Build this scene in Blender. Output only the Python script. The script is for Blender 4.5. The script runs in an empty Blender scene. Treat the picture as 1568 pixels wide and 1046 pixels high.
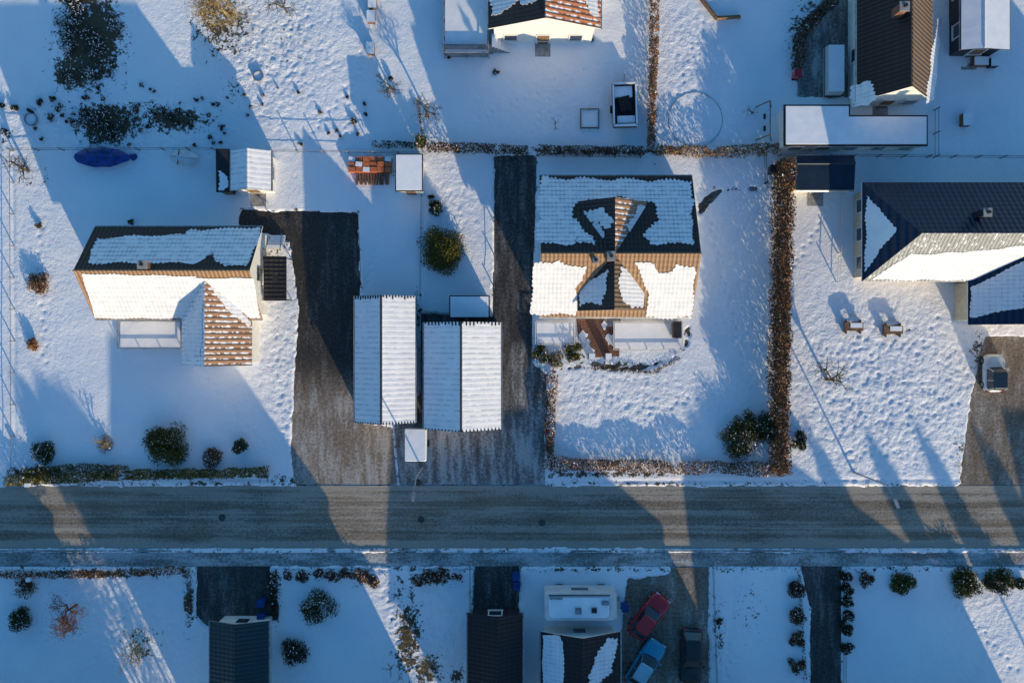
import bpy, math, random
import numpy as np
from mathutils import Vector, Matrix
random.seed(7); rng=np.random.default_rng(5)
H=70.0; S=18.0
SUN_EL=math.radians(13.5); SDX,SDY=0.447,-0.894
scene=bpy.context.scene
def W(px,py,z=0.0):
    f=(H-z)/H
    return ((px-784)/S*f,(522.5-py)/S*f,z)
# ---------------------------------------------------------------- materials
class NT:
    def __init__(s,name):
        s.mat=bpy.data.materials.new(name); s.mat.use_nodes=True
        s.nt=s.mat.node_tree; s.b=s.nt.nodes['Principled BSDF']
        s.b.inputs['Specular IOR Level'].default_value=0.25
        s.pos=s.n('ShaderNodeNewGeometry').outputs['Position']
    def n(s,t): return s.nt.nodes.new(t)
    def l(s,a,b): s.nt.links.new(a,b)
    def put(s,x,inp):
        if isinstance(x,bpy.types.NodeSocket): s.l(x,inp)
        else: inp.default_value=x
    def mapv(s,scale):
        m=s.n('ShaderNodeMapping'); m.inputs['Scale'].default_value=scale; s.l(s.pos,m.inputs['Vector']); return m.outputs[0]
    def noise(s,scale,detail=3,vec=None,rough=.55,dist=0):
        n=s.n('ShaderNodeTexNoise'); n.inputs['Scale'].default_value=scale; n.inputs['Detail'].default_value=detail
        n.inputs['Roughness'].default_value=rough; n.inputs['Distortion'].default_value=dist
        s.l(vec if vec is not None else s.pos,n.inputs['Vector']); return n.outputs['Fac']
    def math(s,op,a,b=0.0,c=0.0):
        n=s.n('ShaderNodeMath'); n.operation=op; s.put(a,n.inputs[0]); s.put(b,n.inputs[1]); s.put(c,n.inputs[2]); return n.outputs[0]
    def ss(s,x,a,b,lo=0.0,hi=1.0):
        n=s.n('ShaderNodeMapRange'); n.interpolation_type='SMOOTHSTEP'; s.put(x,n.inputs[0])
        n.inputs[1].default_value=a; n.inputs[2].default_value=b; n.inputs[3].default_value=lo; n.inputs[4].default_value=hi; return n.outputs[0]
    def mix(s,f,a,b):
        n=s.n('ShaderNodeMix'); n.data_type='RGBA'; s.put(f,n.inputs[0])
        for v,i in ((a,6),(b,7)):
            if isinstance(v,tuple): n.inputs[i].default_value=(v[0],v[1],v[2],1)
            else: s.l(v,n.inputs[i])
        return n.outputs[2]
    def xyz(s):
        n=s.n('ShaderNodeSeparateXYZ'); s.l(s.pos,n.inputs[0]); return n.outputs
    def bump(s,h,dist=.05,strength=1.0):
        n=s.n('ShaderNodeBump'); n.inputs['Strength'].default_value=strength; n.inputs['Distance'].default_value=dist
        s.l(h,n.inputs['Height']); s.l(n.outputs[0],s.b.inputs['Normal'])
    def col(s,c):
        if isinstance(c,tuple): s.b.inputs['Base Color'].default_value=(c[0],c[1],c[2],1)
        else: s.l(c,s.b.inputs['Base Color'])
    def rough(s,r): s.put(r,s.b.inputs['Roughness'])
SNOW=(0.92,0.91,0.93); SNOW2=(0.83,0.84,0.90)
def m_plain(name,c,rough=.6,metal=0.0,var=.25,scale=3.0,spec=.25):
    t=NT(name); n=t.noise(scale,4)
    d=tuple(x*(1-var) for x in c); e=tuple(min(1,x*(1+var)) for x in c)
    t.col(t.mix(t.ss(n,.3,.7),d,e)); t.rough(rough); t.b.inputs['Metallic'].default_value=metal
    t.b.inputs['Specular IOR Level'].default_value=spec
    return t.mat
def m_snow(name,axis=None,period=.35,amp=.5,depth=.03,line=.35,line2=0.0,k=1.0):
    t=NT(name); n1=t.noise(1.2,4); n2=t.noise(9,3)
    c=t.mix(t.ss(n1,.3,.7),tuple(x*k for x in SNOW2),tuple(x*k for x in SNOW))
    h=t.math('MULTIPLY_ADD',n1,.8,t.math('MULTIPLY',n2,.25))
    if axis is not None:
        v=t.xyz()[axis]
        w=t.math('SINE',t.math('MULTIPLY',v,2*math.pi/period))
        w01=t.math('MULTIPLY_ADD',w,.5,.5)
        h=t.math('MULTIPLY_ADD',w01,amp,h)
        n5=t.noise(1.7,4)
        c=t.mix(t.math('MULTIPLY',t.math('MULTIPLY',t.ss(w01,.35,0.0),t.ss(n5,.35,.65)),line),c,(0.30,0.31,0.36))
        v2=t.xyz()[1-axis]
        w2=t.math('SINE',t.math('MULTIPLY',v2,2*math.pi/.36))
        if line2>0: c=t.mix(t.math('MULTIPLY',t.math('MULTIPLY',t.ss(w2,-.3,-1.0),t.ss(n5,.30,.6)),line2),c,(0.22,0.23,0.28))
        h=t.math('MULTIPLY_ADD',w2,amp*.25,h)
    t.col(c); t.rough(.65); t.bump(h,depth); return t.mat
def m_tile(name,c,axis=0,period=.33,powder=0.0,rough=.6,wk=-.16):
    t=NT(name); X=t.xyz(); n=t.noise(2.5,5); nf=t.noise(14,3); nl=t.noise(.7,3)
    w=t.math('MULTIPLY_ADD',t.math('SINE',t.math('MULTIPLY',X[axis],2*math.pi/period)),.5,.5)
    w2=t.math('MULTIPLY_ADD',t.math('SINE',t.math('MULTIPLY',X[1-axis],2*math.pi/.4)),.5,.5)
    d=tuple(x*.45 for x in c); e=tuple(min(1,x*1.35) for x in c)
    k=t.math('MULTIPLY_ADD',w,.4,t.math('MULTIPLY_ADD',nf,.3,t.math('MULTIPLY',nl,.3)))
    col=t.mix(k,d,e)
    if powder>0:
        kk=t.math('MULTIPLY_ADD',w,wk,n)
        col=t.mix(t.ss(kk,.53-powder,.62-powder),col,SNOW2)
    t.col(col); t.rough(rough); t.bump(t.math('MULTIPLY_ADD',w2,.4,w),.05); return t.mat
def m_paved(name,base,slush,amount,stretch=(1,1,1),road=False,rough=.55,grad=None,a2k=.45):
    t=NT(name); v=t.mapv(stretch); n=t.noise(.9,7,v,.62); nf=t.noise(5,4); ng=t.noise(26,2); nb=t.noise(.22,3)
    d=tuple(x*.6 for x in base); e=tuple(x*1.5 for x in base)
    k0=t.ss(t.math('MULTIPLY_ADD',ng,.4,t.math('MULTIPLY',nf,.6)),.3,.7)
    col=t.mix(k0,d,e)
    k=t.math('ADD',t.math('MULTIPLY_ADD',nf,.25,t.math('MULTIPLY',n,.6)),t.math('MULTIPLY',nb,.3))
    if road:
        y=t.xyz()[1]; a=t.math('ABSOLUTE',t.math('SUBTRACT',y,-14.9))
        k=t.math('ADD',k,t.ss(a,1.7,2.8,0,.24))
        w=t.math('SINE',t.math('MULTIPLY',y,2*math.pi/1.35))
        k=t.math('MULTIPLY_ADD',w,.05,k)
        v3=t.mapv((.03,3.5,1)); n4=t.noise(1.2,3,v3); k=t.math('ADD',k,t.math('MULTIPLY_ADD',n4,.46,-.23))
        v5=t.mapv((.12,.4,1)); n6=t.noise(.6,3,v5); col=t.mix(t.ss(n6,.4,.65,0,.6),col,(.25,.19,.13))
    if grad:
        y=t.xyz()[1]; gy=t.ss(t.math('MULTIPLY_ADD',nb,3.0,y),grad[0]+1.5,grad[1]+1.5)
        g1=tuple(x*.6 for x in grad[2]); g2=tuple(x*1.4 for x in grad[2]); col=t.mix(gy,col,t.mix(k0,g1,g2)); k=t.math('MULTIPLY_ADD',gy,grad[3],k)
    sl=t.mix(nf,tuple(x*.65 for x in slush),slush)
    a1=t.ss(k,.50-amount,.85-amount,0,.5); a2=t.ss(k,.66-amount,.80-amount,0,a2k)
    col=t.mix(t.math('ADD',a1,a2),col,sl)
    t.col(col); t.rough(rough); t.bump(t.math('MULTIPLY_ADD',nf,.6,n),.04); return t.mat
def m_leaf(name,c1,c2):
    t=NT(name); n=t.noise(4.5,2); n2=t.noise(23,1)
    t.col(t.mix(t.ss(t.math('MULTIPLY_ADD',n,.6,t.math('MULTIPLY',n2,.4)),.35,.65),c1,c2)); t.rough(.8); return t.mat
M={}
M['snow']=m_snow('snow'); M['snowX']=m_snow('snow_on_tiles_x',0,.33,.3,.035,.25,.2,.86); M['snowY']=m_snow('snow_on_tiles_y',1,.33,.35,.035,.4,.15,.92)  # x snow darkened so sunlit slopes keep detail; shaded slopes get a copy
M['snowN']=m_snow('snow_on_shaded_tiles',0,.33,.4,.04,.40,.65)
M['ribY']=m_snow('snow_on_ribs_y',1,.42,.35,.03,.55,0,.95)
M['tileD']=m_tile('tiles_shaded_side_x',(.04,.034,.034),0); M['tileDy']=m_tile('dark_and_shaded_tiles_y',(.045,.038,.038),1)  # roof tiles darkened to stand for shade on slopes turned from the sun
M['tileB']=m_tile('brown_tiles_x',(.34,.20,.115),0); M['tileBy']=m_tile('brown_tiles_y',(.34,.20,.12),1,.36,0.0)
M['tileBs']=m_tile('brown_tiles_powdered',(.36,.20,.12),1,.42,.11,.6,-.36)
M['tileO']=m_tile('orange_tiles',(.50,.19,.09),1,.4,.12,.6,-.34)
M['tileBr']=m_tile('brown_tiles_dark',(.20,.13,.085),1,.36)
M['tileN']=m_tile('navy_metal_roof',(.010,.028,.065),0,.45,0,.4); M['tileG']=m_tile('green_metal_roof',(.02,.05,.06),1,.35,0,.4)
M['navyflat']=m_plain('navy_roof_felt',(.010,.025,.05),.5,0,.25,1)
M['tileGrey']=m_tile('roof_sunlit_side_grey',(.33,.34,.34),0,.3,.03,.5,-.2)  # south slope of the navy roof, sunlight put into its paler colour
M['tileBk']=m_tile('black_and_shaded_roof',(.022,.02,.024),1,.35,0,.5)  # black garage roofs, also the shaded slope of a brown roof
M['white']=m_plain('white_painted_wall',(.72,.70,.66),.7,0,.08); M['cream']=m_plain('cream_wall',(.6,.52,.38),.7,0,.1)
M['grey']=m_plain('grey_wood',(.22,.22,.23),.8); M['wood']=m_plain('wood_brown',(.2,.12,.07),.8,0,.4,6); M['brick']=m_plain('brick_paving',(.17,.085,.06),.8,0,.5,8)
M['dark']=m_plain('dark_trim',(.03,.03,.035),.5); M['glass']=m_plain('window_glass',(.02,.03,.04),.08,0,.1,1,.8)
M['metal']=m_plain('galvanised_metal',(.35,.36,.38),.4,.7); M['rubber']=m_plain('rubber',(.02,.02,.02),.8)
M['red']=m_plain('red_paint',(.42,.02,.03),.25,0,.1,1,.6); M['blue']=m_plain('blue_paint',(.03,.30,.45),.25,0,.1,1,.6); M['black']=m_plain('black_paint',(.02,.022,.025),.2,0,.1,1,.6)
M['silver']=m_plain('white_car_paint',(.62,.63,.64),.25,0,.1,1,.6); M['tarp']=m_plain('blue_tarp',(.01,.035,.19),.35,0,.5,2,.5)
M['bin']=m_plain('blue_plastic',(.01,.05,.2),.5); M['orange']=m_plain('orange_brick_stack',(.55,.16,.07),.8,0,.4,9)
M['concrete']=m_plain('concrete',(.3,.3,.3),.85); M['bark']=m_plain('bark',(.10,.075,.055),.9,0,.4,5); M['barkY']=m_plain('bark_straw',(.36,.26,.12),.9,0,.4,5); M['barkR']=m_plain('bark_red',(.2,.09,.06),.9,0,.4,5)
M['gA']=m_leaf('leaf_green_yellow',(.05,.05,.01),(.19,.145,.018)); M['gB']=m_leaf('leaf_dark',(.012,.018,.008),(.04,.05,.018)); M['gC']=m_leaf('leaf_green',(.03,.045,.013),(.08,.09,.022))
M['bA']=m_leaf('leaf_brown',(.10,.05,.03),(.28,.16,.09)); M['bB']=m_leaf('leaf_brown_dark',(.03,.018,.014),(.10,.06,.04)); M['bO']=m_leaf('leaf_orange',(.25,.1,.035),(.45,.2,.07)); M['yg']=m_leaf('leaf_straw',(.22,.17,.06),(.42,.32,.13))
M['road']=m_paved('road_slush',(.14,.112,.085),(.52,.46,.39),.12,(.15,1.2,1),True,a2k=.25)
M['pave']=m_paved('pavement_slush',(.16,.15,.14),(.64,.63,.63),.14,(.3,1.2,1))
M['drive']=m_paved('asphalt_drive',(.045,.042,.04),(.46,.46,.47),-.01,(1.8,.3,1))
M['driveL']=m_paved('driveway_left_surface',(.042,.038,.035),(.5,.47,.44),-.05,(1.8,.3,1),False,.6,(-1.0,-6.0,(.19,.135,.095),.17))
M['driveC']=m_paved('driveway_centre_surface',(.045,.042,.042),(.55,.55,.56),.0,(1.8,.3,1),False,.5,(1.0,-9.0,(.10,.09,.08),.15))
M['gravel']=m_paved('gravel_drive',(.17,.125,.09),(.55,.51,.47),.06,(1.6,.4,1))
M['yard']=m_paved('icy_yard',(.10,.09,.08),(.55,.53,.50),.10,(1.3,.4,1))
M['path']=m_paved('slabs',(.05,.045,.04),(.5,.5,.5),.02)
# ---------------------------------------------------------------- mesh builder
def group(name,loc):
    e=bpy.data.objects.new(name,None); e.location=loc; e.empty_display_size=.5; scene.collection.objects.link(e); return e
def mkobj(name,verts,faces,mats,midx,parent=None,smooth=False):
    verts=np.asarray(verts,dtype=float)
    loc=Vector((0,0,0))
    if parent is None:
        c=(verts.min(0)+verts.max(0))/2; c[2]=verts[:,2].min(); verts=verts-c; loc=Vector(c)
    me=bpy.data.meshes.new(name); me.from_pydata(verts.tolist(),[],faces)
    for m in mats: me.materials.append(m)
    me.polygons.foreach_set('material_index',np.asarray(midx,dtype=np.int32))
    if smooth: me.polygons.foreach_set('use_smooth',np.ones(len(faces),dtype=bool))
    me.update()
    ob=bpy.data.objects.new(name,me); scene.collection.objects.link(ob)
    if parent is not None:
        ob.parent=parent; ob.matrix_parent_inverse=Matrix.Translation(-Vector(parent.location))
    else: ob.location=loc
    return ob
class MB:
    def __init__(s): s.v=[];s.f=[];s.m=[];s.mats=[]
    def mi(s,m):
        m=M[m] if isinstance(m,str) else m
        if m not in s.mats: s.mats.append(m)
        return s.mats.index(m)
    def add(s,vs,fs,m):
        o=len(s.v); s.v+= [tuple(p) for p in vs]; k=s.mi(m)
        for f in fs: s.f.append([o+i for i in f]); s.m.append(k)
    def prism(s,pts,z0,z1,m,top=None):
        n=len(pts); vs=[(p[0],p[1],z0) for p in pts]+[(p[0],p[1],z1) for p in pts]
        s.add(vs,[[i,(i+1)%n,n+(i+1)%n,n+i] for i in range(n)]+[list(range(n))[::-1]],m)
        s.add([(p[0],p[1],z1) for p in pts],[list(range(n))],top or m)
    def slab(s,pts,t,m,side='white'):
        n=len(pts); P=[Vector(p) for p in pts]; nz=sum((P[i].x*P[(i+1)%n].y-P[(i+1)%n].x*P[i].y) for i in range(n))
        if nz<0: P=P[::-1]
        D=Vector((0,0,-t)); s.add(P,[list(range(n))],m)
        s.add(P+[p+D for p in P],[[i,n+i,n+(i+1)%n,(i+1)%n] for i in range(n)]+[[n+i for i in range(n)][::-1]],side)
    def box(s,c,sz,m,ang=0.0,top=None,taper=1.0):
        ca,sa=math.cos(ang),math.sin(ang); q=[]
        for z in (-1,1):
            k=taper if z>0 else 1
            for x,y in ((-1,-1),(1,-1),(1,1),(-1,1)):
                lx,ly=x*sz[0]/2*k,y*sz[1]/2*k; q.append((c[0]+lx*ca-ly*sa,c[1]+lx*sa+ly*ca,c[2]+z*sz[2]/2))
        s.add(q,[[3,2,1,0],[0,1,5,4],[1,2,6,5],[2,3,7,6],[3,0,4,7]],m); s.add(q[4:],[[0,1,2,3]],top or m)
    def tube(s,p0,p1,r0,r1,m,n=6):
        p0=Vector(p0);p1=Vector(p1); d=(p1-p0)
        if d.length<1e-5: return
        d.normalize(); a=d.orthogonal().normalized(); b=d.cross(a); vs=[]
        for p,r in ((p0,r0),(p1,r1)):
            for i in range(n):
                t=2*math.pi*i/n; vs.append(p+(a*math.cos(t)+b*math.sin(t))*r)
        s.add(vs,[[i,(i+1)%n,n+(i+1)%n,n+i] for i in range(n)]+[list(range(n))[::-1],[n+i for i in range(n)]],m)
    def loft(s,rings,m,cap0=True,cap1=True):
        n=len(rings[0]); vs=[p for r in rings for p in r]; fs=[]
        for k in range(len(rings)-1):
            for i in range(n): fs.append([k*n+i,k*n+(i+1)%n,(k+1)*n+(i+1)%n,(k+1)*n+i])
        if cap0: fs.append(list(range(n))[::-1])
        if cap1: fs.append([(len(rings)-1)*n+i for i in range(n)])
        s.add(vs,fs,m)
    def xf(s,ang,loc):
        ca,sa=math.cos(ang),math.sin(ang); s.v=[(x*ca-y*sa+loc[0],x*sa+y*ca+loc[1],z+loc[2]) for x,y,z in s.v]
    def obj(s,name,parent=None,smooth=False): return mkobj(name,s.v,s.f,s.mats,s.m,parent,smooth)
# ---------------------------------------------------------------- buildings
def windows(par,segs,z=1.0,wz=1.2,w=1.2):
    mb=MB()
    for (x0,y0,x1,y1,nx,ny,n) in segs:
        for i in range(n):
            t=(i+.5)/n; x=x0+(x1-x0)*t; y=y0+(y1-y0)*t
            sx,sy=(w,.10) if abs(ny)>0 else (.10,w)
            mb.box((x+nx*.03,y+ny*.03,z+wz/2),(sx,sy,wz),'white')
            sx,sy=(w-.2,.10) if abs(ny)>0 else (.10,w-.2)
            mb.box((x+nx*.045,y+ny*.045,z+wz/2),(sx,sy,wz-.2),'glass')
            sx,sy=(w+.1,.16) if abs(ny)>0 else (.16,w+.1)
            mb.box((x+nx*.09,y+ny*.09,z-.04),(sx,sy,.05),'white')
    mb.obj('windows',par)
def door(par,x,y,nx,ny,m='wood'):
    mb=MB(); sx,sy=(1.1,.1) if ny else (.1,1.1); mb.box((x+nx*.04,y+ny*.04,1.08),(sx,sy,2.15),'white')
    sx,sy=(.9,.1) if ny else (.1,.9); mb.box((x+nx*.06,y+ny*.06,1.03),(sx,sy,2.0),m); mb.box((x+nx*.5,y+ny*.5,.08),(1.3,1.3,.16),'concrete'); mb.obj('door',par)
def gable(name,R,ridge,ze,zr,axis,mA,mB,wall='white',oh=.4,th=.14,nw=(3,2),side='white',px=True,dr=True,cap=None):
    if px:
        x0=W(R[0],0,ze)[0]; x1=W(R[1],0,ze)[0]; y1=W(0,R[2],ze)[1]; y0=W(0,R[3],ze)[1]
        rr=W(ridge,ridge,zr); rd=rr[1] if axis=='x' else rr[0]
    else: x0,x1,y0,y1=R; rd=ridge
    par=group(name,((x0+x1)/2,(y0+y1)/2,0))
    a,b=MB(),MB(); wb=MB()
    if axis=='x':
        a.slab([(x0,y1,ze),(x1,y1,ze),(x1,rd,zr),(x0,rd,zr)],th,mA,side); b.slab([(x0,y0,ze),(x1,y0,ze),(x1,rd,zr),(x0,rd,zr)],th,mB,side)
        kA=(0,(ze-zr)/(y1-rd)); pA=(0,kA[1],zr-kA[1]*rd); kb=(ze-zr)/(y0-rd); pB=(0,kb,zr-kb*rd)
        g=lambda y:(pA if y>rd else pB)[1]*y+(pA if y>rd else pB)[2]
        pr=[(y0+oh,0),(y1-oh,0),(y1-oh,g(y1-oh)-th-.01),(rd,zr-th-.01),(y0+oh,g(y0+oh)-th-.01)]
        wb.loft([[(X,p[0],p[1]) for p in pr] for X in (x0+oh,x1-oh)],wall)
        c=MB(); c.tube((x0,rd,zr-.02),(x1,rd,zr-.02),.11,.11,cap or mA,6); c.obj('ridge_cap',par)
    else:
        a.slab([(x0,y0,ze),(x0,y1,ze),(rd,y1,zr),(rd,y0,zr)],th,mA,side); b.slab([(x1,y0,ze),(x1,y1,ze),(rd,y1,zr),(rd,y0,zr)],th,mB,side)
        ka=(ze-zr)/(x0-rd); pA=(ka,0,zr-ka*rd); kb=(ze-zr)/(x1-rd); pB=(kb,0,zr-kb*rd)
        g=lambda x:(pB if x>rd else pA)[0]*x+(pB if x>rd else pA)[2]
        pr=[(x0+oh,0),(x1-oh,0),(x1-oh,g(x1-oh)-th-.01),(rd,zr-th-.01),(x0+oh,g(x0+oh)-th-.01)]
        wb.loft([[(p[0],Y,p[1]) for p in pr] for Y in (y0+oh,y1-oh)],wall)
        c=MB(); c.tube((rd,y0,zr-.02),(rd,y1,zr-.02),.09,.09,cap or mA,6); c.obj('ridge_cap',par)
    a.obj('roof_a',par); b.obj('roof_b',par); wb.obj('walls',par)
    if nw[0]:
        X0,X1,Y0,Y1=x0+oh,x1-oh,y0+oh,y1-oh
        windows(par,[(X0,Y0,X1,Y0,0,-1,nw[0]),(X0,Y1,X1,Y1,0,1,nw[0]),(X0,Y0,X0,Y1,-1,0,nw[1]),(X1,Y0,X1,Y1,1,0,nw[1])],z=.9,wz=min(1.2,ze-1.3))
    if dr and nw[0]: door(par,(x0+x1)/2,y0+oh,0,-1)
    gt=MB()
    if axis=='x':
        for y in (y0-.05,y1+.05): gt.tube((x0,y,ze-.12),(x1,y,ze-.12),.07,.07,'metal',6)
    else:
        for x in (x0-.05,x1+.05): gt.tube((x,y0,ze-.12),(x,y1,ze-.12),.07,.07,'metal',6)
    gt.obj('gutters',par)
    return dict(par=par,A=pA,B=pB,R=(x0,x1,y0,y1),rd=rd,ze=ze,zr=zr)
def wing(h,xpx0,xpx1,yend_px,zw,zwe,sgn,mW,mE,wall='white',z0=0.0,th=.13,oh=.25,side='white'):
    pl=h['B'] if sgn<0 else h['A']; x0=W(xpx0,0,zwe)[0]; x1=W(xpx1,0,zwe)[0]; xr=(x0+x1)/2
    ye=W(0,yend_px,(zw+zwe)/2)[1]; ys=(zw-pl[2])/pl[1]; yv=(zwe-pl[2])/pl[1]
    par=h['par']; a=MB()
    a.slab([(xr,ys,zw),(xr,ye,zw),(x0,ye,zwe),(x0,yv,zwe)],th,mW,side); a.obj('wing_roof_a',par)
    a=MB(); a.slab([(xr,ys,zw),(xr,ye,zw),(x1,ye,zwe),(x1,yv,zwe)],th,mE,side); a.obj('wing_roof_b',par)
    k=(zw-zwe)/(xr-x0); g=zwe+k*oh-th-.01
    pr=[(x0+oh,z0),(x1-oh,z0),(x1-oh,g),(xr,zw-th-.01),(x0+oh,g)]
    yy=ye+(oh if sgn<0 else -oh); wb=MB(); wb.loft([[(p[0],Y,p[1]) for p in pr] for Y in (yy,(ys+yv)/2 if z0>0 else yv+.3)],wall); wb.obj('wing_walls',par)
    windows(par,[(x0+oh,yy,x1-oh,yy,0,sgn,2 if x1-x0>5 else 1)],z=max(z0+.2,.9),wz=min(1.2,g-max(z0+.2,.9)-.05) if g-z0>1 else .8)
    return dict(W=(k,0,zwe-k*x0),E=(-k,0,zwe+k*x1))
def patch(par,pl,poly,mat='snowX',jag=.10,th=.06,step=.33,name='roof_snow'):
    a,b,c=pl; P=[]
    for (px,py) in poly:
        dx=(px-784)/S/H; dy=(522.5-py)/S/H; t=(H-c)/(1+a*dx+b*dy); P.append((dx*t,dy*t))
    Q=[]; n=len(P)
    for i in range(n):
        p=np.array(P[i]); q=np.array(P[(i+1)%n]); L=np.linalg.norm(q-p)
        if L<1e-4: continue
        d=(q-p)/L; nn=np.array([-d[1],d[0]]); k=max(1,int(L/step*2)); ph=random.random()*9
        for j in range(k):
            o=(random.random()*jag if j%2 else -random.random()*jag) if 0<j else 0
            o+=jag*.8*math.sin(j*.31+ph)*(1 if 0<j else 0)
            Q.append(p+(q-p)*j/k+nn*o)
    m=MB(); f=lambda x,y:a*x+b*y+c
    lo=[(x,y,f(x,y)+.004) for x,y in Q]
    hi=[(x,y,f(x,y)+th) for x,y in Q]; n=len(Q)
    m.add(lo+hi,[[i,(i+1)%n,n+(i+1)%n,n+i] for i in range(n)]+[[n+i for i in range(n)]],mat); return m.obj(name,par)
def chimney(par,px,py,zt,zb,w=.7,l=.7,m='brick'):
    p=W(px,py,zt); mb=MB(); mb.box((p[0],p[1],(zt+zb)/2),(w,l,zt-zb),m); mb.box((p[0],p[1],zt+.05),(w+.15,l+.15,.1),'concrete'); mb.tube((p[0],p[1],zt+.1),(p[0],p[1],zt+.35),.13,.13,'dark',8); mb.obj('chimney',par)
# left house
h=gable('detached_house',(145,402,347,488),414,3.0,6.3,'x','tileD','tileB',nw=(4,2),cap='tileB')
patch(h['par'],h['A'],[(148,365),(215,361),(285,359),(290,352),(398,348),(394,372),(380,404),(345,408),(330,400),(326,384),(316,392),(300,403),(220,402),(137,403),(140,385)],'snowN')
patch(h['par'],h['B'],[(126,419),(300,423),(300,426),(388,426),(399,487),(146,487)],'snowX',.04)
w=wing(h,278,386,560,5.7,3.0,-1,'snowN','tileBs')
patch(h['par'],w['W'],[(285,488),(312,448),(307,545),(281,545)],'snowY')
patch(h['par'],w['E'],[(322,436),(345,452),(384,492),(380,500),(345,470)],'snowY',.06)
chimney(h['par'],218,405,7.0,5.6,.6,.5)
mb=MB(); mb.box((h['R'][1]-.35,h['rd'],2.6),(.1,1.1,1.2),'glass'); mb.obj('attic_window',h['par'])
def frame(name,x0,x1,y0,y1,hh,m='white',par=None,snow=True,posts=True):
    a=W(x0,y1,hh); b=W(x1,y0,hh); mb=MB(); X0,Y0,X1,Y1=a[0],a[1],b[0],b[1]
    if snow: mb.box(((X0+X1)/2,(Y0+Y1)/2,hh*.35),(X1-X0-.2,Y1-Y0-.2,hh*.7),'grey',top='snow')
    for (p,q) in (((X0,Y0),(X1,Y0)),((X1,Y0),(X1,Y1)),((X1,Y1),(X0,Y1)),((X0,Y1),(X0,Y0))):
        mb.tube((p[0],p[1],hh),(q[0],q[1],hh),.05,.05,m,4)
        n=max(2,int(math.dist(p,q)/1.4))
        for i in range(n): t=i/n; mb.tube((p[0]+(q[0]-p[0])*t,p[1]+(q[1]-p[1])*t,0),(p[0]+(q[0]-p[0])*t,p[1]+(q[1]-p[1])*t,hh),.045,.045,m,4)
    mb.obj(name,par); return
frame('terrace',180,277,490,533,.9,'grey')
par=group('entrance_canopy',W(420,427)); a=W(404,460,2.3); b=W(438,392,2.3)
mb=MB(); mb.slab([(a[0],a[1],2.3),(b[0],a[1],2.2),(b[0],b[1],2.2),(a[0],b[1],2.5)],.08,'tileBk','dark')
for x,y in ((b[0]-.1,a[1]+.1),(b[0]-.1,b[1]-.1)): mb.tube((x,y,0),(x,y,2.2),.05,.05,'dark')
mb.obj('canopy',par)
mb=MB()
for i in range(4): q=W(425,372); mb.box((q[0],q[1]+i*.3-.4,.35-.09*i),(1.4,.3,.7-.18*i),'concrete',top='snow')
q=W(436,372); mb.tube((q[0],q[1]-.8,1.5),(q[0],q[1]+.7,.9),.04,.04,'metal'); mb.obj('steps',par)
# centre house
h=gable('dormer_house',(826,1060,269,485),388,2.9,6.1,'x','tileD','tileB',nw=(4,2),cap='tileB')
patch(h['par'],h['A'],[(829,272),(1058,277),(1062,305),(1060,340),(1063,372),(1000,374),(985,362),(1010,335),(1003,312),(945,300),(880,312),(878,335),(905,360),(912,376),(886,371),(882,362),(878,374),(860,374),(822,372),(820,345),(830,335),(821,310)],'snowN',.14)
patch(h['par'],h['B'],[(818,403),(845,404),(852,400),(870,407),(898,407),(892,425),(880,442),(886,470),(882,482),(812,480)],'snowX',.1)
patch(h['par'],h['B'],[(972,402),(1002,404),(1008,418),(1030,416),(1034,405),(1062,408),(1064,422),(1058,486),(990,486),(992,445)],'snowX',.1)
w=wing(h,882,992,305,6.1,4.0,1,'tileDy','tileBs',z0=2.6)
patch(h['par'],w['W'],[(893,322),(925,318),(938,335),(930,350),(918,338),(905,340)],'snowY',.16)
patch(h['par'],w['W'],[(905,345),(915,342),(925,358),(922,366)],'snowY',.1)
patch(h['par'],w['E'],[(975,318),(994,316),(996,330),(968,356),(962,350)],'snowY',.12)
w=wing(h,884,988,475,6.1,4.0,-1,'tileDy','tileBr',z0=2.6)
patch(h['par'],w['W'],[(890,442),(930,412),(928,440),(922,466),(905,462),(889,470)],'snowY',.12)
patch(h['par'],w['E'],[(950,408),(968,418),(990,446),(985,470),(968,472),(955,462),(948,430)],'snowY',.12)
chimney(h['par'],936,392,7.0,5.2,.5,.6); chimney(h['par'],912,398,6.6,5.0,.3,.3,'dark')
frame('terrace',820,880,492,527,.7,'white'); frame('terrace',940,1045,492,535,.7,'white')
mb=MB(); mb.prism([W(*p)[:2] for p in ((882,486),(950,486),(948,545),(893,548),(905,520),(885,515))],.0,.14,'brick'); mb.obj('brick_path')
mb=MB()
for (x,y,r_) in ((893,515,.35),(935,520,.4),(900,540,.5),(925,498,.25)):
    q=W(x,y); mb.add([(q[0]+r_*(1+.35*math.sin(3*a))*math.cos(a),q[1]+r_*1.3*(1+.3*math.sin(4*a+x))*math.sin(a),.165) for a in [2*math.pi*i/18 for i in range(18)]],[list(range(18))],'snow')
mb.obj('snow_on_path')
mb=MB()
for x in (905,930): q=W(x,545); mb.box((q[0],q[1],.5),(.5,.5,1.0),'concrete',top='snow')
mb.obj('gate_posts')
q=W(1032,505); mb=MB(); mb.box((q[0],q[1],1.0),(.6,1.3,.9),'wood',top='dark'); mb.box((q[0],q[1],1.48),(.7,1.4,.06),'dark'); mb.obj('storage_bench')
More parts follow.
